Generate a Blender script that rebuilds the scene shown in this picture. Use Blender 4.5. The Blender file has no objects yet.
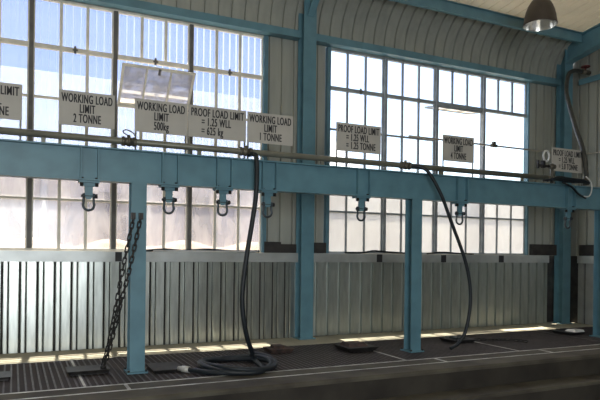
import bpy, bmesh, math, random
from math import sin, cos, pi, radians, sqrt
from mathutils import Vector, Matrix
random.seed(4)
S = bpy.context.scene
COL = S.collection

# ------------------------------------------------------------------ camera
cd = bpy.data.cameras.new('camera'); cam = bpy.data.objects.new('camera', cd); COL.objects.link(cam)
cd.sensor_width = 36.0; cd.lens = 36.0; cd.clip_end = 400
cd.shift_y = 50 / 600.0
YAW, ROLL = radians(25.6), radians(0.69)
fw = Vector((sin(YAW), cos(YAW), 0)); rt = Vector((cos(YAW), -sin(YAW), 0)); up = Vector((0, 0, 1))
r2 = rt * cos(ROLL) + up * sin(ROLL); u2 = up * cos(ROLL) - rt * sin(ROLL)
cam.matrix_world = Matrix(((r2.x, u2.x, -fw.x, 0), (r2.y, u2.y, -fw.y, 0), (r2.z, u2.z, -fw.z, 1.25), (0, 0, 0, 1)))
S.camera = cam
S.view_settings.view_transform = 'Standard'; S.view_settings.look = 'None'
S.view_settings.exposure = 0.0; S.view_settings.gamma = 1.0; S.view_settings.use_curve_mapping = False

# ------------------------------------------------------------------ sky, sun, rear fill light
w = bpy.data.worlds.new('sky'); S.world = w; w.use_nodes = True
nt = w.node_tree; nt.nodes.clear()
sky = nt.nodes.new('ShaderNodeTexSky'); sky.sky_type = 'NISHITA'; sky.sun_disc = False
sky.sun_elevation = radians(62); sky.sun_rotation = radians(0); sky.air_density = 1.0; sky.dust_density = 2.2
bg = nt.nodes.new('ShaderNodeBackground'); bg.inputs[1].default_value = 0.42
wo = nt.nodes.new('ShaderNodeOutputWorld')
nt.links.new(sky.outputs[0], bg.inputs[0]); nt.links.new(bg.outputs[0], wo.inputs[0])

sl = bpy.data.lights.new('sun', 'SUN'); sun = bpy.data.objects.new('sun', sl); COL.objects.link(sun)
sl.energy = 15.0; sl.angle = radians(0.6); sl.color = (1.0, 0.91, 0.74)
sun.rotation_euler = (radians(-10), 0, radians(-4)); sun.location = (3, 12, 12)

# added area light behind the camera, standing in for daylight through an unseen door
def area(name, loc, target, sx, sy, watts, colr):
    l = bpy.data.lights.new(name, 'AREA'); o = bpy.data.objects.new(name, l); COL.objects.link(o)
    l.shape = 'RECTANGLE'; l.size = sx; l.size_y = sy; l.energy = watts; l.color = colr
    o.location = loc
    o.rotation_euler = (Vector(target) - Vector(loc)).to_track_quat('-Z', 'Y').to_euler()
    return o
area('rear_fill_light', (-0.9, -5.7, 1.75), (-0.9, 7, 1.75), 5.2, 3.5, 440, (0.95, 0.98, 1.0))

# ------------------------------------------------------------------ materials
def mat(name, base, rough=0.6, metal=0.0, var=0.0, scale=6.0, var2=None, spec=0.5, bump=0.0, stretch=None):
    m = bpy.data.materials.new(name); m.use_nodes = True
    n = m.node_tree; b = n.nodes['Principled BSDF']
    b.inputs['Base Color'].default_value = (*base, 1); b.inputs['Roughness'].default_value = rough
    b.inputs['Metallic'].default_value = metal; b.inputs['Specular IOR Level'].default_value = spec
    tc = n.nodes.new('ShaderNodeTexCoord'); mp = n.nodes.new('ShaderNodeMapping')
    n.links.new(tc.outputs['Object'], mp.inputs[0])
    if stretch: mp.inputs['Scale'].default_value = stretch
    nz = n.nodes.new('ShaderNodeTexNoise'); nz.inputs['Scale'].default_value = scale; nz.inputs['Detail'].default_value = 6
    n.links.new(mp.outputs[0], nz.inputs['Vector'])
    if var > 0 or var2:
        r = n.nodes.new('ShaderNodeValToRGB')
        lo = var2 if var2 else tuple(c * (1 - var) for c in base)
        hi = base if var2 else tuple(min(1, c * (1 + var)) for c in base)
        r.color_ramp.elements[0].color = (*lo, 1); r.color_ramp.elements[1].color = (*hi, 1)
        r.color_ramp.elements[0].position = 0.33; r.color_ramp.elements[1].position = 0.62
        n.links.new(nz.outputs['Fac'], r.inputs[0]); n.links.new(r.outputs[0], b.inputs['Base Color'])
    if bump > 0:
        bp = n.nodes.new('ShaderNodeBump'); bp.inputs['Strength'].default_value = bump; bp.inputs['Distance'].default_value = 0.01
        n.links.new(nz.outputs['Fac'], bp.inputs['Height']); n.links.new(bp.outputs[0], b.inputs['Normal'])
    return m

M = {}
M['blue'] = mat('blue_paint', (0.122, 0.255, 0.315), 0.42, 0, 0.10, 5)
M['blue_trim'] = mat('blue_trim_paint', (0.11, 0.22, 0.275), 0.5, 0, 0.10, 5)
M['clad'] = mat('pale_sheet_metal', (0.38, 0.39, 0.345), 0.5, 0, 0.08, 2, stretch=(6, 6, 0.6))
M['roof'] = mat('cream_translucent_sheet', (0.72, 0.68, 0.58), 0.5, 0, 0.07, 2)
M['galv'] = mat('galvanised_steel', (0.58, 0.61, 0.58), 0.30, 0.92, 0.12, 5, stretch=(5, 1, 0.7))
M['galv_dark'] = mat('darker_galvanised_steel', (0.42, 0.45, 0.42), 0.42, 0.75, 0.10, 5, stretch=(5, 1, 0.7))  # darker, rougher version of the galvanised steel, for the right dado
M['dull'] = mat('dull_galvanised_steel', (0.30, 0.31, 0.30), 0.55, 0.3, 0.1, 4)
M['flash'] = mat('galvanised_flashing', (0.52, 0.54, 0.53), 0.42, 0.6, 0.14, 3)
M['tape'] = mat('dark_tape', (0.03, 0.03, 0.035), 0.6)
M['timber'] = mat('dark_timber', (0.035, 0.032, 0.03), 0.8, 0, 0.3, 8)
M['cream'] = mat('cream_window_paint', (0.80, 0.76, 0.66), 0.6, 0, 0.12, 7)
M['mull'] = mat('brown_grey_window_steel', (0.13, 0.125, 0.115), 0.55, 0, 0.2, 8)
M['bgrey'] = mat('blue_grey_window_steel', (0.30, 0.33, 0.35), 0.55, 0, 0.15, 8)  # lightened to put the window glare into the bar colour
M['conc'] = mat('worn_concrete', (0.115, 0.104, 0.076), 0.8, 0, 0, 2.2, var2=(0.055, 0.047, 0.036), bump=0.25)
M['pale_conc'] = mat('pale_concrete', (0.52, 0.48, 0.37), 0.75, 0, 0, 3.0, var2=(0.40, 0.37, 0.29), bump=0.2)  # lightened so the wall-foot strip looks sunlit beyond the sun patch
M['riser'] = mat('shaded_riser_concrete', (0.055, 0.047, 0.036), 0.85, 0, 0, 1.6, var2=(0.022, 0.018, 0.014), bump=0.25)  # darker than the tread: the shade of the front face put into its colour
M['floor'] = mat('grey_floor_concrete', (0.11, 0.10, 0.085), 0.75, 0, 0.3, 1.2, bump=0.2)
M['grate'] = mat('oiled_steel', (0.078, 0.068, 0.066), 0.5, 0.3, 0.3, 9)
M['pit'] = mat('dark_pit', (0.058, 0.048, 0.046), 0.9)
M['edge'] = mat('worn_steel_edge', (0.55, 0.54, 0.50), 0.5, 0.3, 0.35, 6)
M['pipe'] = mat('grey_green_pipe', (0.20, 0.20, 0.16), 0.4, 0.2, 0.15, 4)
M['fit'] = mat('dull_brass_fitting', (0.13, 0.12, 0.095), 0.45, 0.4, 0.25, 14)
M['hose'] = mat('black_rubber', (0.013, 0.018, 0.023), 0.5, 0, 0.2, 10)
M['ghose'] = mat('grey_rubber', (0.055, 0.056, 0.052), 0.5, 0, 0.2, 10)
M['airpipe'] = mat('pale_galvanised_pipe', (0.42, 0.39, 0.33), 0.35, 0.5, 0.15, 6)
M['dark'] = mat('dark_steel', (0.035, 0.033, 0.032), 0.5, 0.4, 0.3, 14)
M['shack'] = mat('blue_grey_steel', (0.06, 0.075, 0.085), 0.45, 0.4, 0.25, 14)
M['rust'] = mat('rusty_steel', (0.10, 0.06, 0.048), 0.7, 0.2, 0, 11, var2=(0.035, 0.028, 0.026))
M['plate'] = mat('painted_sign_plate', (0.50, 0.48, 0.44), 0.55, 0, 0.05, 4)
M['ink'] = mat('sign_black_lettering', (0.025, 0.025, 0.03), 0.6)
M['lamp'] = mat('brown_enamel', (0.085, 0.068, 0.055), 0.5, 0.1, 0.15, 6)
M['refl'] = mat('lamp_reflector', (0.8, 0.8, 0.78), 0.2, 0.9)
M['white'] = mat('white_paint', (0.72, 0.72, 0.70), 0.45)
M['red'] = mat('red_paint', (0.13, 0.022, 0.022), 0.45)
M['sand'] = mat('pale_sand', (0.62, 0.50, 0.36), 0.9, 0, 0.12, 5)
M['ground'] = mat('dusty_ground', (0.31, 0.29, 0.25), 0.9, 0, 0.15, 0.6)
M['nwall'] = mat('mauve_grey_wall', (0.43, 0.43, 0.49), 0.8, 0, 0.1, 1)
M['nroof'] = mat('white_roof_sheet', (0.70, 0.70, 0.70), 0.6, 0, 0.05, 1)
M['nwin'] = mat('dark_window', (0.12, 0.13, 0.17), 0.3)

def glassmat(name, tint, trans, body, bodycol, noise=0.0, streak=(3, 3, 3), gl=0.05):
    """mostly see-through pane: transparent + translucent body + a little gloss"""
    m = bpy.data.materials.new(name); m.use_nodes = True
    n = m.node_tree; n.nodes.clear()
    out = n.nodes.new('ShaderNodeOutputMaterial')
    tr = n.nodes.new('ShaderNodeBsdfTransparent'); tr.inputs[0].default_value = (*tint, 1)
    tl = n.nodes.new('ShaderNodeBsdfTranslucent'); tl.inputs[0].default_value = (*bodycol, 1)
    df = n.nodes.new('ShaderNodeBsdfDiffuse'); df.inputs[0].default_value = (*bodycol, 1)
    g = n.nodes.new('ShaderNodeBsdfGlossy'); g.inputs['Roughness'].default_value = 0.155
    mb = n.nodes.new('ShaderNodeMixShader'); mb.inputs[0].default_value = 0.3
    n.links.new(tl.outputs[0], mb.inputs[1]); n.links.new(df.outputs[0], mb.inputs[2])
    mx = n.nodes.new('ShaderNodeMixShader'); mx.inputs[0].default_value = body
    n.links.new(tr.outputs[0], mx.inputs[1]); n.links.new(mb.outputs[0], mx.inputs[2])
    m2 = n.nodes.new('ShaderNodeMixShader'); m2.inputs[0].default_value = gl
    n.links.new(mx.outputs[0], m2.inputs[1]); n.links.new(g.outputs[0], m2.inputs[2])
    n.links.new(m2.outputs[0], out.inputs[0])
    if noise > 0:
        tc = n.nodes.new('ShaderNodeTexCoord'); mp = n.nodes.new('ShaderNodeMapping'); mp.inputs['Scale'].default_value = streak
        nz = n.nodes.new('ShaderNodeTexNoise'); nz.inputs['Scale'].default_value = 1; nz.inputs['Detail'].default_value = 5
        nz.inputs['Distortion'].default_value = 0.6
        mr = n.nodes.new('ShaderNodeMapRange'); mr.inputs[1].default_value = 0.3; mr.inputs[2].default_value = 0.7
        mr.inputs[3].default_value = max(0, body - noise); mr.inputs[4].default_value = min(1, body + noise)
        n.links.new(tc.outputs['Object'], mp.inputs[0]); n.links.new(mp.outputs[0], nz.inputs['Vector'])
        n.links.new(nz.outputs['Fac'], mr.inputs[0]); n.links.new(mr.outputs[0], mx.inputs[0])
    return m
M['clear'] = glassmat('clear_pane', (0.96, 0.98, 1.0), 1, 0.04, (0.9, 0.9, 0.9))
M['dirty'] = glassmat('dirty_pane', (0.93, 0.93, 0.97), 1, 0.30, (0.86, 0.82, 0.80), 0.16, (5, 5, 1.6))
M['frost'] = glassmat('frosted_pane', (0.95, 0.95, 0.95), 1, 0.80, (0.74, 0.73, 0.71), 0.10, (3, 3, 1.2))
M['sashglass'] = glassmat('dusty_sash_pane', (0.9, 0.9, 0.92), 1, 0.62, (0.62, 0.58, 0.52), 0.22, (9, 9, 9), 0.02)

def sheetmat():
    m = bpy.data.materials.new('clear_corrugated_plastic'); m.use_nodes = True
    n = m.node_tree; n.nodes.clear()
    out = n.nodes.new('ShaderNodeOutputMaterial')
    tr = n.nodes.new('ShaderNodeBsdfTransparent'); tr.inputs[0].default_value = (0.235, 0.285, 0.45, 1)
    tl = n.nodes.new('ShaderNodeBsdfTranslucent'); tl.inputs[0].default_value = (0.85, 0.88, 0.9, 1)
    lw = n.nodes.new('ShaderNodeLayerWeight'); lw.inputs[0].default_value = 0.5
    mr = n.nodes.new('ShaderNodeMapRange'); mr.inputs[1].default_value = 0.26; mr.inputs[2].default_value = 0.42
    mr.inputs[3].default_value = 0.10; mr.inputs[4].default_value = 0.5
    mx = n.nodes.new('ShaderNodeMixShader')
    n.links.new(lw.outputs['Facing'], mr.inputs[0]); n.links.new(mr.outputs[0], mx.inputs[0])
    n.links.new(tr.outputs[0], mx.inputs[1]); n.links.new(tl.outputs[0], mx.inputs[2]); n.links.new(mx.outputs[0], out.inputs[0])
    return m
M['sheet'] = sheetmat()
def roofmat():  # translucent share added so the roof underside glows with sun from above
    m = M['roof']; n = m.node_tree; b = n.nodes['Principled BSDF']; out = n.nodes['Material Output']
    tl = n.nodes.new('ShaderNodeBsdfTranslucent'); tl.inputs[0].default_value = (0.80, 0.75, 0.65, 1)
    mx = n.nodes.new('ShaderNodeMixShader'); mx.inputs[0].default_value = 0.155
    n.links.new(b.outputs[0], mx.inputs[1]); n.links.new(tl.outputs[0], mx.inputs[2]); n.links.new(mx.outputs[0], out.inputs[0])
roofmat()

# ------------------------------------------------------------------ helpers
class MB:
    def __init__(s): s.bm = bmesh.new(); s.mi = 0
    def quadset(s, vs, faces):
        v = [s.bm.verts.new(p) for p in vs]
        for f in faces:
            try:
                q = s.bm.faces.new([v[i] for i in f]); q.material_index = s.mi
            except ValueError: pass
        return v
    def box(s, x0, x1, y0, y1, z0, z1, mtx=None):
        P = [Vector(p) for p in ((x0,y0,z0),(x1,y0,z0),(x1,y1,z0),(x0,y1,z0),(x0,y0,z1),(x1,y0,z1),(x1,y1,z1),(x0,y1,z1))]
        if mtx: P = [mtx @ p for p in P]
        s.quadset(P, [(3,2,1,0),(4,5,6,7),(0,1,5,4),(1,2,6,5),(2,3,7,6),(3,0,4,7)]); return s
    def frustum(s, a, za, b, zb):
        (x0,x1,y0,y1), (X0,X1,Y0,Y1) = a, b
        s.quadset([(x0,y0,za),(x1,y0,za),(x1,y1,za),(x0,y1,za),(X0,Y0,zb),(X1,Y0,zb),(X1,Y1,zb),(X0,Y1,zb)],
                  [(3,2,1,0),(4,5,6,7),(0,1,5,4),(1,2,6,5),(2,3,7,6),(3,0,4,7)]); return s
    def prism(s, prof, axis, a, b):
        """closed 2-D profile extruded along an axis ('x','y','z')"""
        n = len(prof)
        def P(u, v, t): return {'x': (t,u,v), 'y': (u,t,v), 'z': (u,v,t)}[axis]
        vs = [P(u,v,a) for u,v in prof] + [P(u,v,b) for u,v in prof]
        s.quadset(vs, [tuple(range(n)), tuple(range(2*n-1, n-1, -1))] + [(i,(i+1)%n,n+(i+1)%n,n+i) for i in range(n)]); return s
    def tube(s, pts, r, seg=10, closed=False, cap=True):
        pts = [Vector(p) for p in pts]; n = len(pts); rings = []
        prev = None
        for i, p in enumerate(pts):
            if closed: t = pts[(i+1) % n] - pts[i-1]
            else: t = pts[min(i+1, n-1)] - pts[max(i-1, 0)]
            t.normalize()
            if prev is None:
                a = Vector((0,0,1)) if abs(t.z) < 0.9 else Vector((1,0,0)); nrm = t.cross(a).normalized()
            else: nrm = (prev - t * prev.dot(t)).normalized()
            prev = nrm; bn = t.cross(nrm)
            rr = r[i] if isinstance(r, (list, tuple)) else r
            rings.append([s.bm.verts.new(p + (nrm*cos(2*pi*k/seg) + bn*sin(2*pi*k/seg)) * rr) for k in range(seg)])
        m = n if closed else n - 1
        for i in range(m):
            A, B = rings[i], rings[(i+1) % n]
            for k in range(seg):
                f = s.bm.faces.new((A[k], A[(k+1)%seg], B[(k+1)%seg], B[k])); f.smooth = True; f.material_index = s.mi
        if cap and not closed:
            s.bm.faces.new(rings[0][::-1]).material_index = s.mi; s.bm.faces.new(rings[-1]).material_index = s.mi
        return s
    def cyl(s, a, b, r, seg=14): return s.tube([a, b], r, seg)
    def lathe(s, prof, c, seg=32):
        rings = [[s.bm.verts.new((c[0]+r*cos(2*pi*k/seg), c[1]+r*sin(2*pi*k/seg), c[2]+z)) for k in range(seg)] for r, z in prof]
        for A, B in zip(rings, rings[1:]):
            for k in range(seg):
                f = s.bm.faces.new((A[k], A[(k+1)%seg], B[(k+1)%seg], B[k])); f.smooth = True; f.material_index = s.mi
        return s
    def build(s, name, m, parent=None, bevel=0, solid=0):
        bmesh.ops.recalc_face_normals(s.bm, faces=s.bm.faces)
        me = bpy.data.meshes.new(name); s.bm.to_mesh(me); s.bm.free()
        for k in (m if isinstance(m, (list, tuple)) else [m]): me.materials.append(M[k])
        o = bpy.data.objects.new(name, me); COL.objects.link(o)
        if parent:
            o.parent = parent
            w = Vector((0,0,0)); q = parent
            while q: w += q.location; q = q.parent
            me.transform(Matrix.Translation(-w))
        if solid:
            md = o.modifiers.new('thickness', 'SOLIDIFY'); md.thickness = solid; md.offset = 0
        if bevel:
            md = o.modifiers.new('bevel', 'BEVEL'); md.width = bevel; md.segments = 2; md.limit_method = 'ANGLE'
        return o
def tag(o, label=None, cat=None, group=None, kind=None):
    for k, v in (('label', label), ('category', cat), ('group', group), ('kind', kind)):
        if v: o[k] = v
    return o
def empty(name, loc, label=None, cat=None, group=None, kind=None):
    o = bpy.data.objects.new(name, None); COL.objects.link(o); o.location = loc; o.empty_display_size = 0.1
    return tag(o, label, cat, group, kind)
def struct(o): o['kind'] = 'structure'; return o
def dup(o, loc, label, parent=None):
    c = o.copy(); COL.objects.link(c); c.parent = parent
    if loc is not None: c.location = loc
    if label: c['label'] = label
    for ch in list(o.children): dup(ch, None, None, c)
    return c
def spline(P, n=8):
    P = [Vector(p) for p in P]; out = []
    Q = [P[0]*2 - P[1]] + P + [P[-1]*2 - P[-2]]
    for i in range(1, len(Q)-2):
        a, b, c, d = Q[i-1], Q[i], Q[i+1], Q[i+2]
        for k in range(n):
            t = k / n
            out.append(0.5*((2*b) + (c-a)*t + (2*a-5*b+4*c-d)*t*t + (3*b-a-3*c+d)*t**3))
    out.append(P[-1]); return out
def isec(mb, x, y, z0, z1, wd, dp, tf=0.014, tw=0.010):
    """upright I-section, flanges facing the room (front flange at y)"""
    mb.box(x-wd/2, x+wd/2, y, y+tf, z0, z1); mb.box(x-wd/2, x+wd/2, y+dp-tf, y+dp, z0, z1)
    mb.box(x-tw/2, x+tw/2, y+tf, y+dp-tf, z0, z1)
    return mb
PER = 0.19
def ribs(a, b, per=PER, deep=False):
    """ribbed-sheet profile: list of (u, d)"""
    prof = [(0, 0), (0.075, 0), (0.106, 0.033), (0.163, 0.033)] if deep else [(0, 0), (0.146, 0), (0.152, 0.036), (0.184, 0.036)]
    out = []; k = math.floor(a / per)
    while k * per < b:
        for u, d in prof:
            uu = k*per + u
            if a <= uu <= b: out.append((uu, d))
        k += 1
    def at(u):
        t = u - math.floor(u/per)*per
        pr = prof + [(per, 0)]
        for (p, d), (q, e) in zip(pr, pr[1:]):
            if p <= t <= q: return d + (e-d)*(t-p)/(q-p)
    if out[0][0] > a + 1e-6: out.insert(0, (a, at(a)))
    if out[-1][0] < b - 1e-6: out.append((b, at(b)))
    return out
def ribsheet(mb, x0, x1, y, z0, z1, deep=False):
    P = ribs(x0, x1, deep=deep)
    n = len(P); vs = [(u, y+d, z0) for u, d in P] + [(u, y+d, z1) for u, d in P]
    mb.quadset(vs, [(i, i+1, n+i+1, n+i) for i in range(n-1)]); return mb
def ribsheet_x(mb, x, y0, y1, z0, z1):
    P = ribs(y0, y1)
    n = len(P); vs = [(x+d, u, z0) for u, d in P] + [(x+d, u, z1) for u, d in P]
    mb.quadset(vs, [(i, i+1, n+i+1, n+i) for i in range(n-1)]); return mb

GY = 7.80            # glass plane
XL, XR = -6.0, 9.16  # shed length
YB = -6.0

# ------------------------------------------------------------------ floor and plinth
FZ = -0.55
mb = MB(); mb.box(XL, XR+0.1, YB, 4.79, FZ-0.1, FZ); struct(mb.build('floor', 'floor'))
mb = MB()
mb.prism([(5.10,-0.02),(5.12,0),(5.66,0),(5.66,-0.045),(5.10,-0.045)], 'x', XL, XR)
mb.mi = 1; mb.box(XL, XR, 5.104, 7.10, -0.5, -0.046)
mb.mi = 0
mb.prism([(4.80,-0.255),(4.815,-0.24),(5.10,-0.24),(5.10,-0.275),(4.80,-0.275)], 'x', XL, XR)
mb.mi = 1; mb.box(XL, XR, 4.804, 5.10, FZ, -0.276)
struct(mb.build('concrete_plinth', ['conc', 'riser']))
mb = MB(); mb.box(XL, XR, 7.10, 7.90, -0.5, 0.0); struct(mb.build('concrete_strip', 'pale_conc'))
mb = MB(); mb.box(-60, 70, 7.90, 120, -0.75, -0.15); struct(mb.build('ground', 'ground'))

# steel edge strips let into the front kerb
for i, yy in enumerate((5.40, 5.645)):
    mb = MB(); mb.box(-3, XR, yy, yy+0.02, -0.004, 0.003)
    if i == 0:
        for xx in (0.93, 4.45, 6.12): mb.box(xx, xx+0.03, 5.416, 5.645, -0.004, 0.003)
    struct(mb.build('trim_%d' % (i+1), 'edge'))

# ------------------------------------------------------------------ far wall
wb = struct(empty('wall_back', (3.5, 7.80, 0)))
mb = MB()
ribsheet(mb, -0.84-5.1, -0.84, 7.79, 0, 4.36)
ribsheet(mb, 3.18, 4.11, 7.79, 1.2, 4.36)
ribsheet(mb, 8.15, XR, 7.79, 1.2, 4.36)
ribsheet(mb, -0.84, 3.20, 7.79, 4.225, 4.36); ribsheet(mb, 4.10, 8.15, 7.79, 4.225, 4.36)
mb.build('cladding', 'clad', wb, solid=0.003)
# galvanised dado sheets
for nm, a, b in (('left', -1.36, 3.66), ('right', 3.90, 8.60)):
    mb = MB(); u = a + 0.004       # folded steel strips with narrow dark gaps between them
    if nm == 'right': ribsheet(mb, a, b, 7.738, 0.005, 1.09); u = b
    while u < b - 0.05:
        for wd, gap in ((0.104, 0.024), (0.046, 0.015)):
            e = min(u + wd, b)
            if e - u > 0.02:
                mb.prism([(u, 7.775), (u, 7.753), (u+0.008, 7.745), (e-0.008, 7.745), (e, 7.753), (e, 7.775)], 'z', 0.005, 1.09)
            u = e + gap
    mb.build('dado_sheet', 'galv' if nm == 'left' else 'galv_dark', wb)
    mb = MB(); mb.box(a, b, 7.777, 7.79, 0.0, 1.19); mb.build('dado_backing', 'timber', wb)
    mb = MB(); mb.box(a, b, 7.70, 7.706, 1.075, 1.20); mb.box(a, b, 7.70, 7.80, 1.20, 1.206)
    fl = mb.build('sill_flashing', 'flash', wb)
    mb = MB()
    for u in ((1.15, 1.23) if nm == 'left' else ()),: 
        if u: mb.box(u[0], u[1], 7.697, 7.70, 1.08, 1.198)
    if nm == 'right':
        for u in ((4.98, 5.08), (6.20, 6.30), (7.42, 7.53)): mb.box(u[0], u[1], 7.697, 7.70, 1.08, 1.198)
    mb.build('joint_tape', 'tape', fl)
mb = MB(); mb.box(XL, XR, 7.84, 7.86, -0.5, 1.2); mb.build('backing_board', 'timber', wb)  # unseen board added to stop outside light leaking under the dado
# dark timbers lying along the sill beside the columns
mb = MB(); mb.box(3.15, 3.64, 7.715, 7.785, 1.208, 1.33); mb.box(3.15, 3.40, 7.712, 7.78, 1.331, 1.36); struct(mb.build('trim_3', 'timber'))
mb = MB(); mb.box(3.93, 4.12, 7.715, 7.785, 1.208, 1.36); struct(mb.build('trim_4', 'timber'))
mb = MB(); mb.box(8.21, 8.80, 7.715, 7.785, 1.208, 1.40); struct(mb.build('trim_5', 'timber'))

# ------------------------------------------------------------------ windows
ROWS = [1.22, 1.826, 2.432, 3.04, 3.645, 4.22]
def window(idx, x0, secs, jambm, mullm, barm, lower, upper, missing):
    root = struct(empty('window_%d' % idx, (x0, GY, 1.22)))
    x1 = secs[-1]
    mb = MB()
    mb.box(x0-0.06, x0, GY-0.07, GY+0.03, 1.208, 4.22); mb.box(x1, x1+(0.06 if idx == 1 else 0.03), GY-0.07, GY+0.03, 1.208, 4.22)
    mb.build('jamb', jambm, root)
    mb = MB(); mb.box(x0, x1, GY-0.02, GY+0.03, 1.208, 1.235); mb.box(x0, x1, GY-0.03, GY+0.03, 4.20, 4.225)
    mb.build('frame', barm, root)
    for xm in secs[:-1]:
        mb = MB(); mb.box(xm-0.024, xm+0.024, GY-0.055, GY+0.03, 1.235, 4.20); mb.build('mullion', mullm, root)
    mb = MB(); g = MB()
    edges = [x0] + secs; bw = 0.018 if idx == 1 else 0.014
    for s in range(len(secs)):
        a = edges[s] + (0.024 if s else 0); b = edges[s+1] - (0.024 if s < len(secs)-1 else 0)
        pw = (b - a) / 3
        for r in range(5):
            z0, z1 = ROWS[r], ROWS[r+1]
            if (s, r) in missing: continue
            mb.box(a, a+0.016, GY-0.015, GY+0.015, z0, z1); mb.box(b-0.016, b, GY-0.015, GY+0.015, z0, z1)
            for k in (1, 2): mb.box(a+k*pw-bw, a+k*pw+bw, GY-0.016, GY+0.016, z0, z1)
            g.mi = 0 if r < 2 else 1
            g.box(a, b, GY-0.002, GY+0.002, z0, z1)
        for r in range(1, 5):
            if (s, r) in missing and (s, r-1) in missing: continue
            hh = 0.026 if r == 4 else 0.013
            mb.box(a, b, GY-0.02 - (0.012 if r == 4 else 0), GY+0.02, ROWS[r]-hh, ROWS[r]+hh)
    mb.build('glazing_bars', barm, root)
    g.build('glass', [lower, upper], root)
    return root
W1 = window(1, -0.80, [0.174, 1.133, 2.097, 3.12], 'blue_trim', 'mull', 'cream', 'dirty', 'clear', {(2, 3)})
W2 = window(2, 4.173, [5.147, 6.13, 7.114, 8.09], 'blue_trim', 'bgrey', 'bgrey', 'frost', 'clear', {(2, 2), (2, 3), (3, 2), (3, 3)})
# stays and catches on the transoms
for xx, wroot in ((0.66, W1), (1.63, W1), (2.63, W1), (4.70, W2)):
    mb = MB(); mb.box(xx-0.012, xx+0.012, GY-0.05, GY-0.033, 3.60, 3.69); mb.box(xx-0.03, xx+0.03, GY-0.06, GY-0.05, 3.63, 3.65)
    mb.build('catch', 'mull', wroot)
def sash(root, x0, x1, z, h, ang, barm):
    """vent hinged along its bottom edge (z) and tipped by ang about it"""
    mt = Matrix.Translation((0, GY-0.01, z)) @ Matrix.Rotation(radians(ang), 4, 'X')
    mb = MB()
    mb.box(x0, x1, -0.015, 0.015, 0, 0.03, mt); mb.box(x0, x1, -0.015, 0.015, h-0.03, h, mt)
    mb.box(x0, x0+0.03, -0.015, 0.015, 0.03, h-0.03, mt); mb.box(x1-0.03, x1, -0.015, 0.015, 0.03, h-0.03, mt)
    pw = (x1-x0)/3
    for k in (1, 2): mb.box(x0+k*pw-0.011, x0+k*pw+0.011, -0.012, 0.012, 0.03, h-0.03, mt)
    fr = mb.build('sash', barm, root)
    mb = MB(); mb.box(x0+0.03, x1-0.03, -0.002, 0.002, 0.03, h-0.03, mt); mb.build('sash_glass', 'sashglass', fr)
    mb = MB(); xm = (x0+x1)/2; mb.box(xm-0.014, xm+0.014, -0.04, -0.016, h-0.08, h-0.01, mt); mb.build('catch', 'mull', fr)
sash(W1, 1.165, 2.065, 3.06, 0.55, 42, 'cream')
sash(W2, 6.16, 7.09, 3.60, 0.34, -82, 'bgrey')

# clear corrugated plastic screen standing in the yard outside the first window
sc = empty('plastic_screen', (1.0, 9.03, -0.15), 'blue tinted clear corrugated plastic screen outside the cream barred window', 'plastic screen')
mb = MB(); vs = []; x = -2.6
while x < 4.25:
    vs.append((x, 9.0 + 0.0145*sin(2*pi*x/0.105))); x += 0.105/12
n = len(vs)
mb.quadset([(a, b, 2.45) for a, b in vs] + [(a, b, 5.0) for a, b in vs], [(i, i+1, n+i+1, n+i) for i in range(n-1)])
for f in mb.bm.faces: f.smooth = True
mb.build('sheet', 'sheet', sc)
for xx in (-2.2, 0.20, 1.31, 2.43, 4.1):
    mb = MB(); mb.box(xx-0.025, xx+0.025, 9.03, 9.08, -0.15, 5.0); mb.build('post', 'mull', sc)
# sandy mounds banked up outside that window
mb = MB(); cols = []; x = -0.9
while x < 3.22:
    d = ((x - 0.20) / 0.97) % 1.0
    h = 1.27 + 0.085*(0.5 + 0.5*cos(2*pi*d))**0.8 + 0.01*sin(7*x)
    cols.append([(x, 7.88, -0.1), (x, 7.88, h-0.07), (x, 7.95, h-0.015), (x, 8.03, h), (x, 8.15, h-0.06), (x, 8.5, 0.7), (x, 8.85, -0.15)]); x += 0.04
k = len(cols[0])
mb.quadset([p for c in cols for p in c], [(i*k+j, (i+1)*k+j, (i+1)*k+j+1, i*k+j+1) for i in range(len(cols)-1) for j in range(k-1)])
for f in mb.bm.faces: f.smooth = True
tag(mb.build('sand_bank', 'sand'), 'pale sand heaped in low humps outside the cream barred window', 'sand', kind='stuff')
# the building across the yard
nb = empty('yard_building', (1, 14, -0.15), 'long pale building with white roof across the yard, seen through cream barred window', 'building')
mb = MB(); mb.box(-9, 7.5, 13.0, 20, -0.15, 3.1); mb.build('wall', 'nwall', nb)
mb = MB(); mb.prism([(12.6, 3.05), (16.5, 5.55), (20.4, 3.05), (20.4, 3.2), (16.5, 5.70), (12.6, 3.2)], 'x', -9.3, 7.8); mb.build('roof', 'nroof', nb)
for xx in (-2.6, -0.6, 1.4, 3.4, 5.4):
    mb = MB(); mb.box(xx, xx+0.75, 12.97, 13.0, 0.6, 2.4); mb.build('window', 'nwin', nb)
for xx in (-1.3, 0.55, 2.6, 4.6):
    mb = MB(); mb.cyl((xx, 12.9, -0.15), (xx, 12.9, 3.0), 0.07); mb.build('downpipe', 'white', nb)

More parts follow.
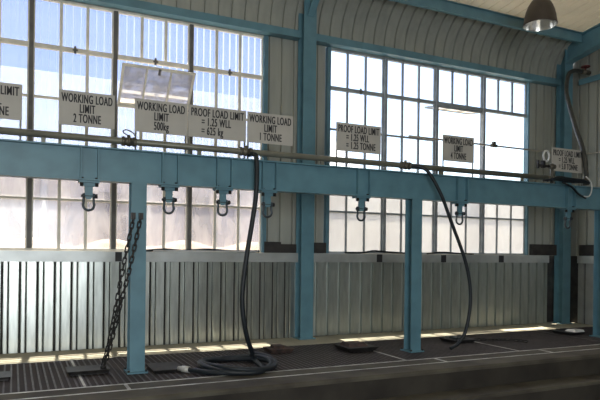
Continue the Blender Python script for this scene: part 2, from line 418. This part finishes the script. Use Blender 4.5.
# ------------------------------------------------------------------ right wall
wr = struct(empty('wall_right', (9.16, 3, 0)))
mb = MB(); ribsheet_x(mb, XR, YB, 7.8, 1.2, 7.0); mb.build('cladding', 'clad', wr, solid=0.003)
mb = MB(); ribsheet_x(mb, XR-0.04, 5.15, 7.52, 0.005, 1.09); mb.build('dado_sheet', 'dull', wr, solid=0.002)
mb = MB(); mb.box(XR-0.07, XR-0.064, 5.15, 7.52, 1.075, 1.20); mb.box(XR-0.07, XR, 5.15, 7.52, 1.20, 1.206); mb.build('sill_flashing', 'flash', wr)
mb = MB(); mb.box(XR-0.01, XR, YB, 7.8, FZ, 1.2); mb.build('backing_board', 'timber', wr)
mb = MB(); mb.box(XR-0.045, XR-0.002, 5.2, 7.50, 1.208, 1.40); struct(mb.build('trim_6', 'timber'))
# the rest of the shed shell
mb = MB(); mb.box(XL-0.1, XL, YB, 7.8, FZ, 7.0); struct(mb.build('wall_left', 'clad'))
mb = MB(); mb.box(XL, -3.6, YB-0.1, YB, FZ, 7.0); mb.box(1.8, XR, YB-0.1, YB, FZ, 7.0); mb.box(-3.6, 1.8, YB-0.1, YB, 3.6, 7.0); struct(mb.build('wall_front', 'clad'))

# ------------------------------------------------------------------ roof with curved eave
ce = struct(empty('ceiling', (1.5, 7, 4.4)))
arc = [(7.775, 4.31), (7.775, 4.36)]
for i in range(1, 15):
    a = radians(84) * i / 14
    arc.append((7.775 - 0.555*(1-cos(a)), 4.36 + 0.65*sin(a)))
P = ribs(XL, XR-0.01)
mb = MB(); cols = []
for u, d in P:
    c = []
    for i, (yy, zz) in enumerate(arc):
        p, q = arc[max(0, i-1)], arc[min(len(arc)-1, i+1)]
        ty, tz = q[0]-p[0], q[1]-p[1]; l = sqrt(ty*ty+tz*tz)
        c.append((u, yy + d*tz/l, zz - d*ty/l))
    cols.append(c)
k = len(arc)
mb.quadset([p for c in cols for p in c], [(i*k+j, (i+1)*k+j, (i+1)*k+j+1, i*k+j+1) for i in range(len(cols)-1) for j in range(k-1)])
mb.build('curved_eave_sheet', 'clad', ce, solid=0.003)
ye, ze = 7.34, 5.02
mb = MB()
SL = 0.12
vs = [(u, ye, ze+d*0.4) for u, d in P] + [(u, YB, ze + SL*(ye-YB) + d*0.4) for u, d in P]
n = len(P); mb.quadset(vs, [(i, i+1, n+i+1, n+i) for i in range(n-1)])
mb.build('roof_sheet', 'roof', ce, solid=0.003)
def roofz(y): return ze + SL*(ye-y)

# ------------------------------------------------------------------ steel frame of the shed
def column(x, y, wd, label):
    t = empty('steel_column', (x, y+wd/2, 0), label, 'column', 'blue steel columns of the window wall')
    isec(MB(), x, y, 0.014, 4.85, wd, wd).build('shaft', 'blue', t)
    mb = MB(); mb.box(x-wd/2-0.03, x+wd/2+0.03, y-0.03, y+wd+0.0, 0, 0.014); mb.build('base_plate', 'blue', t)
    return t
column(3.735, 7.545, 0.195, 'tall blue steel column standing between the two big windows')
column(8.86, 7.545, 0.19, 'tall blue steel column in the corner right of the windows')
def girt(x0, x1, label):
    mb = MB(); mb.box(x0, x1, 7.62, 7.628, 4.235, 4.335); mb.box(x0, x1, 7.628, 7.77, 4.327, 4.335); mb.box(x0, x1, 7.628, 7.765, 4.235, 4.243)
    return tag(mb.build('girt', 'blue'), label, 'steel girt')
girt(-5.9, 3.632, 'blue steel girt across the top of the cream barred window')
girt(3.838, 8.76, 'blue steel girt across the top of the grey barred window')
mb = MB(); mb.box(9.05, 9.058, 0.0, 7.50, 4.235, 4.335); mb.box(9.058, 9.15, 0.0, 7.50, 4.327, 4.335)
tag(mb.build('girt', 'blue'), 'blue steel girt running along the right hand wall', 'steel girt')
def purlin(y, x0, x1, label):
    z = roofz(y) - 0.004
    mb = MB(); mb.box(x0, x1, y-0.035, y+0.035, z-0.012, z-0.001); mb.box(x0, x1, y-0.035, y+0.035, z-0.172, z-0.160); mb.box(x0, x1, y-0.004, y+0.004, z-0.160, z-0.012)
    return tag(mb.build('purlin', 'blue'), label, 'purlin')
purlin(7.22, 3.85, 8.78, 'blue roof purlin behind the hanging dome lamp')
def rafter(x, label, low, wd):
    t = empty('steel_rafter', (x, 7.5, 4.7), label, 'rafter', 'blue roof rafters on the columns')
    tf = 0.014
    pts = low + [(YB+0.1, low[-1][1] + SL*(low[-1][0]-YB-0.1))]
    prof = [(y, z+tf) for y, z in pts] + [(YB+0.1, roofz(YB+0.1)-0.012), (low[0][0], roofz(low[0][0])-0.012)]
    mb = MB(); mb.prism(prof, 'x', x-0.005, x+0.005); mb.build('web', 'blue', t)
    mb = MB(); mb.prism(pts + [(y, z+tf) for y, z in pts[::-1]], 'x', x-wd/2, x+wd/2); mb.build('lower_flange', 'blue', t)
    mb = MB(); y0, y1 = low[0][0], YB+0.1
    mb.prism([(y0, roofz(y0)-0.024), (y1, roofz(y1)-0.024), (y1, roofz(y1)-0.012), (y0, roofz(y0)-0.012)], 'x', x-wd/2, x+wd/2); mb.build('upper_flange', 'blue', t)
    return t
rafter(3.735, 'blue roof rafter rising from the middle column, cut by the top of the picture', [(7.543, 4.53), (7.30, 4.77), (7.0, 4.80)], 0.10)
rafter(8.82, 'blue roof rafter rising from the corner column', [(7.543, 4.60), (6.9, 4.72)], 0.17)

# ------------------------------------------------------------------ floor gratings
gx = [-1.14, 0.60, 2.34, 4.08, 5.82, 7.56, 9.10]
GL = ['steel bar floor grating left of the dark plate with the chain',
      'steel bar floor grating around the foot of the post with the chain',
      'steel bar floor grating between the hose coil and the square dark block',
      'steel bar floor grating around the foot of the middle post',
      'steel bar floor grating in front of the second last window bay, under the short chain',
      'steel bar floor grating at the far right corner of the platform']
for i in range(6):
    a, b = gx[i]+0.006, gx[i+1]-0.006
    mb = MB(); y0, y1 = 5.668, 7.092
    mb.box(a, a+0.02, y0, y1, -0.044, 0); mb.box(b-0.02, b, y0, y1, -0.044, 0)
    mb.box(a+0.02, b-0.02, y0, y0+0.02, -0.044, 0); mb.box(a+0.02, b-0.02, y1-0.02, y1, -0.044, 0)
    n = 28; st = (b-a-0.04)/n
    for k in range(n):
        c = a+0.02+(k+0.5)*st; mb.box(c-st*0.13, c+st*0.13, y0+0.02, y1-0.02, -0.03, -0.002)
    mb.mi = 1; mb.box(a+0.02, b-0.02, y0+0.02, y1-0.02, -0.044, -0.007)
    tag(mb.build('floor_grating', ['grate', 'pit']), GL[i], 'grating', 'bar gratings of the test platform')

for i, xx in enumerate((0.60, 4.08, 5.82)):
    mb = MB(); mb.box(xx-0.011, xx+0.011, 5.67, 7.09, 0.0005, 0.003); struct(mb.build('trim_%d' % (7+i), 'edge'))

# ------------------------------------------------------------------ load test frame: beam on posts
BY = 6.10
tf = empty('test_frame', (4.5, BY+0.075, 0), 'long blue steel load test beam on posts along the platform', 'steel frame')
BX0, BX1 = -2.4, 9.0
mb = MB(); mb.box(BX0, BX1, BY, BY+0.15, 1.90, 1.914); mb.box(BX0, BX1, BY, BY+0.15, 2.216, 2.23); mb.box(BX0, BX1, BY+0.055, BY+0.067, 1.914, 2.216)
beam = mb.build('beam', 'blue', tf)
LUGS = [0.665, 1.45, 2.03, 2.55, 3.765, 5.265, 7.26]
for xx in LUGS:
    for s in (-0.08, 0.08):
        mb = MB(); mb.box(xx+s-0.006, xx+s+0.006, BY+0.002, BY+0.055, 1.914, 2.216); mb.build('stiffener', 'blue', beam)
for xx in (1.135, 4.535, 7.985):
    p = isec(MB(), xx, BY, 0.016, 1.90, 0.15, 0.15, 0.012, 0.009).build('post', 'blue', tf)
    mb = MB(); mb.box(xx-0.10, xx+0.10, BY-0.04, BY+0.19, 0, 0.016); mb.build('base_plate', 'blue', p)
    for sx in (-0.085, 0.085):
        for yy in (BY-0.022, BY+0.172): MB().cyl((xx+sx, yy, 0.016), (xx+sx, yy, 0.034), 0.012, 6).build('anchor_bolt', 'dark', p)
lug0 = None
lc = (LUGS[0], BY+0.06)
def make_lug(xx):
    yy = BY+0.075
    mb = MB(); mb.box(xx-0.095, xx+0.095, yy-0.06, yy+0.06, 1.878, 1.899)
    mb.prism([(xx-0.036, 1.878), (xx-0.036, 1.745), (xx-0.022, 1.722), (xx+0.022, 1.722), (xx+0.036, 1.745), (xx+0.036, 1.878)], 'y', yy-0.012, yy+0.012)
    mb.box(xx-0.055, xx+0.055, yy-0.03, yy+0.03, 1.845, 1.878)
    lug = mb.build('lifting_lug', 'blue', tf)
    for s in (-1, 1):
        mb = MB(); mb.cyl((xx+s*0.07, yy-0.035, 1.842), (xx+s*0.07, yy-0.035, 1.93), 0.018, 6)
        mb.build('bolt', 'dark', lug)
for xx in LUGS: make_lug(xx)

# bow shackles, one under each lug
def make_shackle(xx):
    yy = BY+0.075; zp = 1.752
    t = empty('bow_shackle', (xx, yy, zp), 'x', 'shackle', 'bow shackles hanging under the beam')
    pts = [(xx-0.047, yy, zp-0.0), (xx-0.047, yy, zp-0.05)]
    for k in range(13):
        a = pi + pi*k/12 
        pts.append((xx+0.052*cos(a), yy, zp-0.085+0.052*sin(a)*1.05))
    pts += [(xx+0.047, yy, zp-0.05), (xx+0.047, yy, zp)]
    MB().tube(spline(pts, 2), 0.0125, 10).build('bow', 'shack', t)
    for s in (-1, 1): MB().cyl((xx+s*0.037, yy, zp), (xx+s*0.058, yy, zp), 0.027, 14).build('eye', 'shack', t)
    mb = MB(); mb.cyl((xx-0.07, yy, zp), (xx+0.075, yy, zp), 0.013, 12); mb.cyl((xx+0.062, yy, zp), (xx+0.082, yy, zp), 0.024, 6); mb.build('pin', 'dark', t)
    return t
SHL = ['bow shackle below the sign for 2 tonne', 'bow shackle below the sign for 500kg, next right of the chain post',
       'bow shackle below the sign for 625 kg', 'bow shackle beside the long hose, below the sign for 1 tonne',
       'bow shackle below the sign for 1.25 tonne', 'bow shackle below the sign for 4 tonne',
       'bow shackle in front of the corner column, below the sign for 5.0 tonne']
sh0 = make_shackle(LUGS[0]); sh0['label'] = SHL[0]
for xx, lb in list(zip(LUGS, SHL))[1:]: dup(sh0, (xx, BY+0.075, 1.752), lb)

# ------------------------------------------------------------------ pipe along the top of the beam
PY, PZ = BY+0.02, 2.307
pp = empty('steel_pipe', (3.3, PY, PZ), 'long grey steel pipe lying along the top of the blue beam', 'pipe')
MB().cyl((BX0, PY, PZ), (7.42, PY, PZ), 0.034, 16).build('tube', 'pipe', pp)
for xx in (1.03, 2.265, 4.36):
    mb = MB()
    for d in (-0.055, 0.0, 0.055): mb.cyl((xx+d-0.014, PY, PZ), (xx+d+0.014, PY, PZ), 0.048, 8 if d else 12)
    mb.cyl((xx-0.06, PY, PZ), (xx+0.06, PY, PZ), 0.041, 14); mb.cyl((xx, PY, PZ+0.03), (xx, PY, PZ+0.065), 0.018, 8)
    mb.build('coupling', 'fit', pp)
for xx in (-1.2, 0.25, 1.75, 3.2, 4.9, 6.3):
    mb = MB(); mb.box(xx-0.02, xx+0.02, PY-0.012, PY+0.012, 2.231, PZ-0.033); mb.build('pipe_clip', 'pipe', pp)
mb = MB(); mb.tube(spline([(1.03, PY-0.02, PZ+0.05), (0.97, PY-0.03, PZ+0.085), (1.0, PY-0.03, PZ+0.11), (1.07, PY-0.02, PZ+0.085), (1.10, PY-0.02, PZ+0.04)], 5), 0.006, 8)
mb.build('wire_loop', 'fit', pp)

# ------------------------------------------------------------------ load signs
dg = None
def text_mesh(txt, size, xs, align, x, z, y):
    cu = bpy.data.curves.new('lettering', 'FONT'); cu.body = txt; cu.size = size; cu.align_x = align; cu.offset = 0.0012; cu.space_character = 1.13; cu.extrude = 0.0006
    o = bpy.data.objects.new('lettering', cu); COL.objects.link(o)
    bpy.context.view_layer.update()
    me = bpy.data.meshes.new_from_object(o.evaluated_get(bpy.context.evaluated_depsgraph_get()))
    wdt = max(v.co.x for v in me.vertices) - min(v.co.x for v in me.vertices)
    bpy.data.objects.remove(o); bpy.data.curves.remove(cu)
    if xs is None: return me, wdt
    me.transform(Matrix.Translation((x, y, z)) @ Matrix.Rotation(radians(90), 4, 'X') @ Matrix.Diagonal((xs, 1, 1, 1)))
    return me
def sign(x0, x1, z0, z1, lines, style, label, legs):
    y = BY + 0.075
    t = empty('load_sign', ((x0+x1)/2, y, 2.23), label, 'sign', 'load limit signs standing on the beam')
    base = Vector(t.location)
    mb = MB(); mb.box(x0, x1, y-0.004, y, z0, z1); pl = mb.build('plate', 'plate', t)
    for xl in legs:
        mb = MB(); mb.box(xl-0.009, xl+0.009, y+0.001, y+0.006, 2.231, z1-0.01); mb.build('leg', 'pipe', t)
    me, wd = text_mesh(lines[0], 0.118, None, 'CENTER', 0, 0, 0); bpy.data.meshes.remove(me)
    xs = (x1-x0)*0.91 / wd
    bm = bmesh.new(); h = z1-z0
    for i, ln in enumerate(lines):
        z = z1 - h*(0.325 + 0.285*i)
        if style == 'proof' and i > 0: me = text_mesh(ln, 0.118, xs, 'LEFT', x0+(x1-x0)*0.22, z, y-0.0048)
        else: me = text_mesh(ln, 0.118, xs, 'CENTER', (x0+x1)/2, z, y-0.0048)
        me.transform(Matrix.Translation((-0.0022, 0, 0))); bm.from_mesh(me)
        me.transform(Matrix.Translation((0.0044, 0.0001, 0))); bm.from_mesh(me); bpy.data.meshes.remove(me)
    me = bpy.data.meshes.new('lettering'); bm.to_mesh(me); bm.free(); me.materials.append(M['ink'])
    me.transform(Matrix.Translation(-base))
    o = bpy.data.objects.new('lettering', me); COL.objects.link(o); o.parent = pl
SG = [(-0.57, 0.066, 'proof', ['PROOF LOAD LIMIT', '= 1.25 WLL', '= 2.5 TONNE'], 'proof load limit sign for 2.5 tonne, cut by the left edge of the picture'),
      (0.385, 0.90, 'work', ['WORKING LOAD', 'LIMIT', '2 TONNE'], 'grey working load limit sign reading 2 TONNE'),
      (1.095, 1.63, 'work', ['WORKING LOAD', 'LIMIT', '500kg'], 'grey working load limit sign reading 500kg'),
      (1.645, 2.285, 'proof', ['PROOF LOAD LIMIT', '= 1.25 WLL', '= 625 kg'], 'grey proof load limit sign reading 625 kg'),
      (2.30, 2.85, 'work', ['WORKING LOAD', 'LIMIT', '1 TONNE'], 'grey working load limit sign reading 1 TONNE, nearest the middle column'),
      (3.41, 4.03, 'proof', ['PROOF LOAD LIMIT', '= 1.25 WLL', '= 1.25 TONNE'], 'grey proof load limit sign reading 1.25 TONNE'),
      (4.975, 5.49, 'work', ['WORKING LOAD', 'LIMIT', '4 TONNE'], 'grey working load limit sign reading 4 TONNE'),
      (6.92, 7.555, 'proof', ['PROOF LOAD LIMIT', '= 1.25 WLL', '= 5.0 TONNE'], 'grey proof load limit sign reading 5.0 TONNE, in front of the corner column')]
for a, b, st, ln, lb in SG:
    sign(a, b, 2.425, 2.76, ln, st, lb, (a+0.012, b-0.012))

# ------------------------------------------------------------------ hoses
HR = 0.026
h1 = empty('rubber_hose', (2.15, 6.0, 0), 'long black rubber hose hanging from the pipe and coiled on the platform', 'hose')
pts = [(2.30, PY-0.0, PZ-0.03), (2.335, PY-0.06, PZ-0.03), (2.355, 6.02, 2.2), (2.335, 5.99, 1.78), (2.23, 5.97, 1.14), (2.19, 5.97, 0.72), (2.25, 6.0, 0.36), (2.37, 6.12, 0.12)]
cx, cy = 2.13, 5.97
turns = 3.1; a0 = radians(45)
for k in range(0, int(turns*14)):
    a = a0 - 2*pi*k/14
    t = k/14
    rx = 0.37 + 0.025*sin(2.3*t+1) + 0.015*cos(5*t); ry = 0.40 + 0.03*cos(1.9*t)
    z = 0.07 - 0.014*t + 0.02*sin(a*2+t)
    pts.append((cx + rx*cos(a) + 0.03*sin(3*t), cy + ry*sin(a) + 0.025*cos(2.5*t), max(HR+0.004, z)))
lx, ly, lz = pts[-1]
pts += [(2.30, 5.62, 0.03), (2.0, 5.60, 0.03), (1.75, 5.75, 0.03), (1.60, 5.93, 0.035)]
MB().tube(spline(pts, 5), HR, 12).build('hose', 'hose', h1)
mb = MB(); mb.tube([(1.615, 5.91, 0.035), (1.56, 5.975, 0.036), (1.555, 5.98, 0.036), (1.53, 6.01, 0.037)], [0.033, 0.033, 0.024, 0.024], 12); mb.build('end_fitting', 'edge', h1)
h2 = empty('rubber_hose', (5.0, 5.97, 0), 'black rubber hose curving down from the pipe right of the middle post', 'hose')
pts = [(4.40, PY-0.01, PZ-0.01), (4.50, PY-0.06, PZ-0.005), (4.62, 6.0, 2.23), (4.78, 5.96, 1.97), (4.94, 5.96, 1.65), (5.20, 5.96, 1.09), (5.275, 5.96, 0.66), (5.21, 5.96, 0.27), (5.10, 5.97, 0.10), (4.98, 5.98, 0.03)]
MB().tube(spline(pts, 8), 0.022, 12).build('hose', 'hose', h2)
h3 = empty('rubber_hose', (7.50, 6.2, 2.3), 'thick black rubber hose looping down from the red valve to the beam end', 'hose')
pts = [(8.85, 7.28, 4.40), (8.62, 7.24, 4.37), (8.40, 7.16, 4.25), (8.14, 6.98, 3.92), (7.90, 6.72, 3.6), (7.67, 6.40, 3.15), (7.55, 6.17, 2.78), (7.51, 6.08, 2.45), (7.50, 6.07, 2.31)]
MB().tube(spline(pts, 8), 0.034, 12).build('hose', 'ghose', h3)
mb = MB(); mb.cyl((7.50, 6.07, 2.24), (7.50, 6.07, 2.33), 0.045, 12); mb.build('end_fitting', 'fit', h3)
vv = empty('pipe_valve', (8.98, 7.3, 4.40), 'red valve on the right wall girt where the thick hose starts', 'valve')
mb = MB(); mb.cyl((8.87, 7.28, 4.40), (9.048, 7.28, 4.40), 0.04, 12); mb.build('body', 'fit', vv)
mb = MB(); mb.cyl((8.95, 7.28, 4.43), (8.95, 7.28, 4.49), 0.014, 8)
mb.tube([(8.95+0.065*cos(2*pi*k/14), 7.28+0.065*sin(2*pi*k/14), 4.495) for k in range(14)], 0.013, 8, closed=True)
mb.box(8.89, 9.01, 7.27, 7.29, 4.488, 4.502); mb.build('hand_wheel', 'red', vv)

# thin air pipe along the wall, turning the corner
ap = empty('air_pipe', (7.5, 7.6, 3.0), 'thin pale air pipe crossing the grey barred window into the corner', 'pipe')
MB().tube(spline([(5.4, 7.50, 3.0), (6.6, 7.50, 2.995), (7.9, 7.50, 2.995), (8.70, 7.50, 2.995)], 3) + [Vector((8.9, 7.46, 2.995)), Vector((9.08, 7.40, 3.0)), Vector((9.10, 7.2, 3.0)), Vector((9.10, 4.5, 3.0))], 0.014, 10).build('tube', 'airpipe', ap)
mb = MB(); mb.cyl((7.03, 7.50, 2.995), (7.15, 7.50, 2.995), 0.026, 10); mb.box(7.06, 7.12, 7.48, 7.52, 3.01, 3.06); mb.build('coupling', 'fit', ap)

# taps and cables at the far end of the pipe
tp = empty('tap_manifold', (6.75, PY, 2.3), 'cluster of taps and fittings left of the 5.0 tonne sign', 'tap')
mb = MB(); mb.cyl((6.80, PY-0.06, 2.23), (6.80, PY-0.06, 2.50), 0.022, 10); mb.cyl((6.75, PY-0.06, 2.46), (6.85, PY-0.06, 2.46), 0.034, 10); mb.cyl((6.80, PY-0.06, 2.30), (6.80, PY, 2.307), 0.03, 10)
mb.build('riser', 'fit', tp)
mb = MB(); mb.cyl((6.54, PY-0.06, 2.46), (6.75, PY-0.06, 2.46), 0.018, 10); mb.box(6.52, 6.545, PY-0.075, PY-0.045, 2.42, 2.53); mb.box(6.61, 6.65, PY-0.085, PY-0.035, 2.43, 2.53); mb.build('tap', 'dark', tp)
mb = MB(); mb.tube([(6.69+0.055*cos(2*pi*k/16), PY-0.06, 2.60+0.075*sin(2*pi*k/16)) for k in range(16)], 0.014, 8, closed=True); mb.build('white_ring', 'white', tp)['label'] = 'white ring hanging on the taps'
cb = empty('cable_bundle', (7.2, 6.05, 2.25), 'black cables with a white loop at the right end of the beam', 'cable')
mb = MB()
for k in range(3):
    mb.tube(spline([(6.62+0.05*k, 6.04-0.02*k, 2.255), (6.85, 6.03-0.02*k, 2.28+0.015*k), (7.1, 6.04-0.015*k, 2.265+0.02*k), (7.35, 6.04-0.02*k, 2.275+0.01*k), (7.52, 6.05-0.01*k, 2.27)], 5), 0.017, 8)
mb.tube(spline([(6.98, 6.03, 2.25), (7.15, 6.02, 2.19), (7.30, 6.03, 2.10), (7.46, 6.04, 2.05)], 6), 0.016, 8)
mb.build('black_cables', 'hose', cb)
MB().tube(spline([(7.45, 6.03, 2.36), (7.54, 6.02, 2.28), (7.56, 6.02, 2.18), (7.51, 6.02, 2.08), (7.40, 6.03, 2.07)], 6), 0.010, 8).build('white_cable', 'white', cb)

# cables left lying along the sills
tag(MB().tube(spline([(1.50, 7.74, 1.215), (1.75, 7.735, 1.235), (2.0, 7.74, 1.222), (2.35, 7.735, 1.24), (2.7, 7.74, 1.222), (3.08, 7.74, 1.225)], 6), 0.018, 8).build('sill_cable', 'hose'), 'black cable lying on the sill below the 625 kg sign', 'cable')
tag(MB().tube([(1.62, 7.712, 1.217), (3.05, 7.711, 1.218)], 0.011, 8).build('sill_rod', 'white'), 'pale thin rod lying along the sill left of the middle column', 'rod')
tag(MB().tube(spline([(4.45, 7.74, 1.218), (4.75, 7.735, 1.222), (4.95, 7.74, 1.25), (5.2, 7.74, 1.235), (5.6, 7.735, 1.217)], 6), 0.014, 8).build('sill_cable', 'hose'), 'black cable humped on the sill left of the middle post', 'cable')
tag(MB().tube(spline([(5.95, 7.74, 1.218), (6.25, 7.735, 1.24), (6.6, 7.74, 1.225), (6.9, 7.735, 1.217)], 6), 0.013, 8).build('sill_cable', 'hose'), 'black cable on the sill right of the middle post', 'cable')

# ------------------------------------------------------------------ chains
def link_mesh():
    mb = MB(); pts = []
    L, Wd = 0.022, 0.0155
    for k in range(8): a = -pi/2 + pi*k/7; pts.append((Wd*sin(a+pi/2+pi/2) , 0, 0))
    pts = []
    for k in range(7): a = pi*k/6; pts.append((Wd*cos(a), 0, L + Wd*sin(a)))
    for k in range(7): a = pi + pi*k/6; pts.append((Wd*cos(a), 0, -L + Wd*sin(a)))
    mb.tube(pts, 0.0072, 6, closed=True)
    o = mb.build('link', 'dark'); return o
link0 = link_mesh()
def lay_chain(root, path, used, roll0=0):
    pts = spline(path, 30); d = [0]
    for p, q in zip(pts, pts[1:]): d.append(d[-1] + (q-p).length)
    step = 0.0595; n = int(d[-1]/step)
    for i in range(n+1):
        s = i*step; j = max(k for k in range(len(d)) if d[k] <= s); j = min(j, len(pts)-2)
        t = (s-d[j])/max(1e-6, d[j+1]-d[j]); p = pts[j].lerp(pts[j+1], t); dr = (pts[j+1]-pts[j]).normalized()
        if used[0]: o = link0.copy(); COL.objects.link(o)
        else: o = link0; used[0] = True
        o.parent = root; o.rotation_mode = 'QUATERNION'
        from mathutils import Quaternion
        o.rotation_quaternion = dr.to_track_quat('Z', 'Y') @ Quaternion((0, 0, 1), roll0 + (pi/2 if i % 2 else 0.0))
        o.location = p - root.location
used = [False]
c1 = empty('steel_chain', (0.83, 6.1, 0.06), 'dark steel chain slung in two strands from the left post to the floor', 'chain')
lay_chain(c1, [(1.075, 6.075, 1.53), (0.985, 6.06, 1.08), (0.915, 6.08, 0.65), (0.865, 6.16, 0.30), (0.825, 6.25, 0.075)], used)
lay_chain(c1, [(1.145, 6.075, 1.54), (1.05, 6.03, 1.10), (0.945, 6.03, 0.65), (0.88, 6.11, 0.30), (0.835, 6.21, 0.075)], used, 0.4)
for xx in (1.075, 1.15):
    mb = MB(); mb.box(xx-0.02, xx+0.02, 6.055, 6.099, 1.535, 1.60); mb.cyl((xx, 6.05, 1.57), (xx, 6.098, 1.57), 0.014, 8); mb.build('hook', 'dark', c1)
c2 = empty('steel_chain', (5.95, 6.5, 0.02), 'short dark chain lying on the grating right of the curved hose', 'chain')
lay_chain(c2, [(5.84, 6.66, 0.025), (5.9, 6.52, 0.025), (6.02, 6.42, 0.025), (6.22, 6.38, 0.025), (6.36, 6.24, 0.025), (6.42, 6.10, 0.025)], used, 0.7)

# ------------------------------------------------------------------ anchor plates and blocks on the platform
mb = MB(); mb.frustum((0.51, 0.87, 6.19, 6.44), 0.012, (0.49, 0.89, 6.17, 6.46), 0.045); mb.box(0.53, 0.85, 6.21, 6.42, 0.0, 0.012)
t = empty('anchor_plate', (0.69, 6.3, 0), 'flat dark steel anchor plate under the end of the hanging chain', 'anchor plate', 'anchor plates on the platform')
mb.build('plate', 'dark', t); mb = MB(); mb.cyl((0.83, 6.24, 0.045), (0.83, 6.24, 0.07), 0.03, 10); mb.build('eye', 'dark', t)
t = empty('anchor_plate', (-0.15, 6.3, 0), 'dark steel anchor plate at the left edge of the picture', 'anchor plate', 'anchor plates on the platform')
mb = MB(); mb.box(-0.42, -0.02, 6.22, 6.48, 0, 0.012); mb.frustum((-0.42, -0.02, 6.22, 6.48), 0.012, (-0.44, 0.0, 6.2, 6.5), 0.035); mb.build('plate', 'dark', t)
t = empty('anchor_plate', (1.42, 6.2, 0), 'flat dark anchor plate just right of the post with the chain', 'anchor plate', 'anchor plates on the platform')
mb = MB(); mb.frustum((1.30, 1.58, 6.02, 6.40), 0, (1.28, 1.60, 6.0, 6.42), 0.03); mb.build('plate', 'dark', t)
t = empty('anchor_plate', (2.95, 6.75, 0), 'small rusty anchor plate behind the hose coil', 'anchor plate', 'anchor plates on the platform')
mb = MB(); mb.frustum((2.82, 3.07, 6.62, 6.86), 0, (2.80, 3.10, 6.60, 6.88), 0.05); mb.build('plate', 'rust', t)
mb = MB(); mb.box(2.87, 3.0, 6.67, 6.8, 0.05, 0.085); mb.build('lug', 'rust', t)
t = empty('anchor_plate', (3.88, 6.5, 0), 'raised square dark anchor block left of the middle post', 'anchor plate', 'anchor plates on the platform')
mb = MB(); mb.frustum((3.74, 4.06, 6.34, 6.66), 0, (3.69, 4.12, 6.29, 6.71), 0.06); mb.build('block', 'dark', t)
mb = MB(); mb.frustum((3.74, 4.02, 6.38, 6.62), 0.06, (3.77, 3.98, 6.43, 6.6), 0.10); mb.build('lug', 'rust', t)
t = empty('anchor_plate', (5.6, 6.5, 0), 'flat dark anchor plate behind the foot of the curved hose', 'anchor plate', 'anchor plates on the platform')
mb = MB(); mb.frustum((5.46, 5.78, 6.46, 6.74), 0, (5.42, 5.82, 6.42, 6.78), 0.045); mb.build('plate', 'dark', t)
mb = MB(); mb.box(5.52, 5.68, 6.52, 6.66, 0.045, 0.065); mb.build('lug', 'shack', t)
t = empty('anchor_plate', (7.9, 6.6, 0), 'dark anchor plate with a pale top near the right post', 'anchor plate', 'anchor plates on the platform')
mb = MB(); mb.frustum((7.66, 7.96, 6.47, 6.75), 0, (7.62, 8.0, 6.43, 6.79), 0.04); mb.build('plate', 'dark', t)
mb = MB(); mb.frustum((7.77, 7.98, 6.45, 6.64), 0.04, (7.80, 7.97, 6.46, 6.62), 0.07); mb.build('pad', 'white', t)['label'] = 'pale pad on the plate'

# ------------------------------------------------------------------ high-bay lamp
LX, LY, LZ = 6.65, 6.16, 4.445
lm = empty('high_bay_lamp', (LX, LY, LZ), 'brown dome high bay lamp hanging from the roof', 'lamp')
pr = [(0.225, 0), (0.232, 0.012), (0.225, 0.03), (0.215, 0.10), (0.195, 0.19), (0.165, 0.27), (0.125, 0.335), (0.085, 0.365), (0.075, 0.37)]
inner = [(0.07, 0.355), (0.12, 0.325), (0.16, 0.26), (0.188, 0.19), (0.208, 0.10), (0.218, 0.03), (0.225, 0)]
MB().lathe(pr, (LX, LY, LZ)).build('lamp_shade', 'lamp', lm)
MB().lathe(inner, (LX, LY, LZ)).build('reflector', 'refl', lm)
mb = MB(); mb.lathe([(0.0, 0.12), (0.035, 0.13), (0.05, 0.18), (0.04, 0.25), (0.02, 0.3), (0.02, 0.35)], (LX, LY, LZ), 16); mb.build('bulb', 'white', lm)
top = roofz(LY) - 0.004
mb = MB(); mb.cyl((LX, LY, LZ+0.36), (LX, LY, min(LZ+0.52, top-0.02)), 0.078, 20); mb.build('housing', 'lamp', lm)
mb = MB(); mb.cyl((LX, LY, LZ+0.5), (LX, LY, top), 0.012, 10); mb.build('hanger', 'dark', lm)

S.cycles.use_denoising = True
S.cycles.max_bounces = 8; S.cycles.transparent_max_bounces = 16
S.cycles.sample_clamp_indirect = 6.0
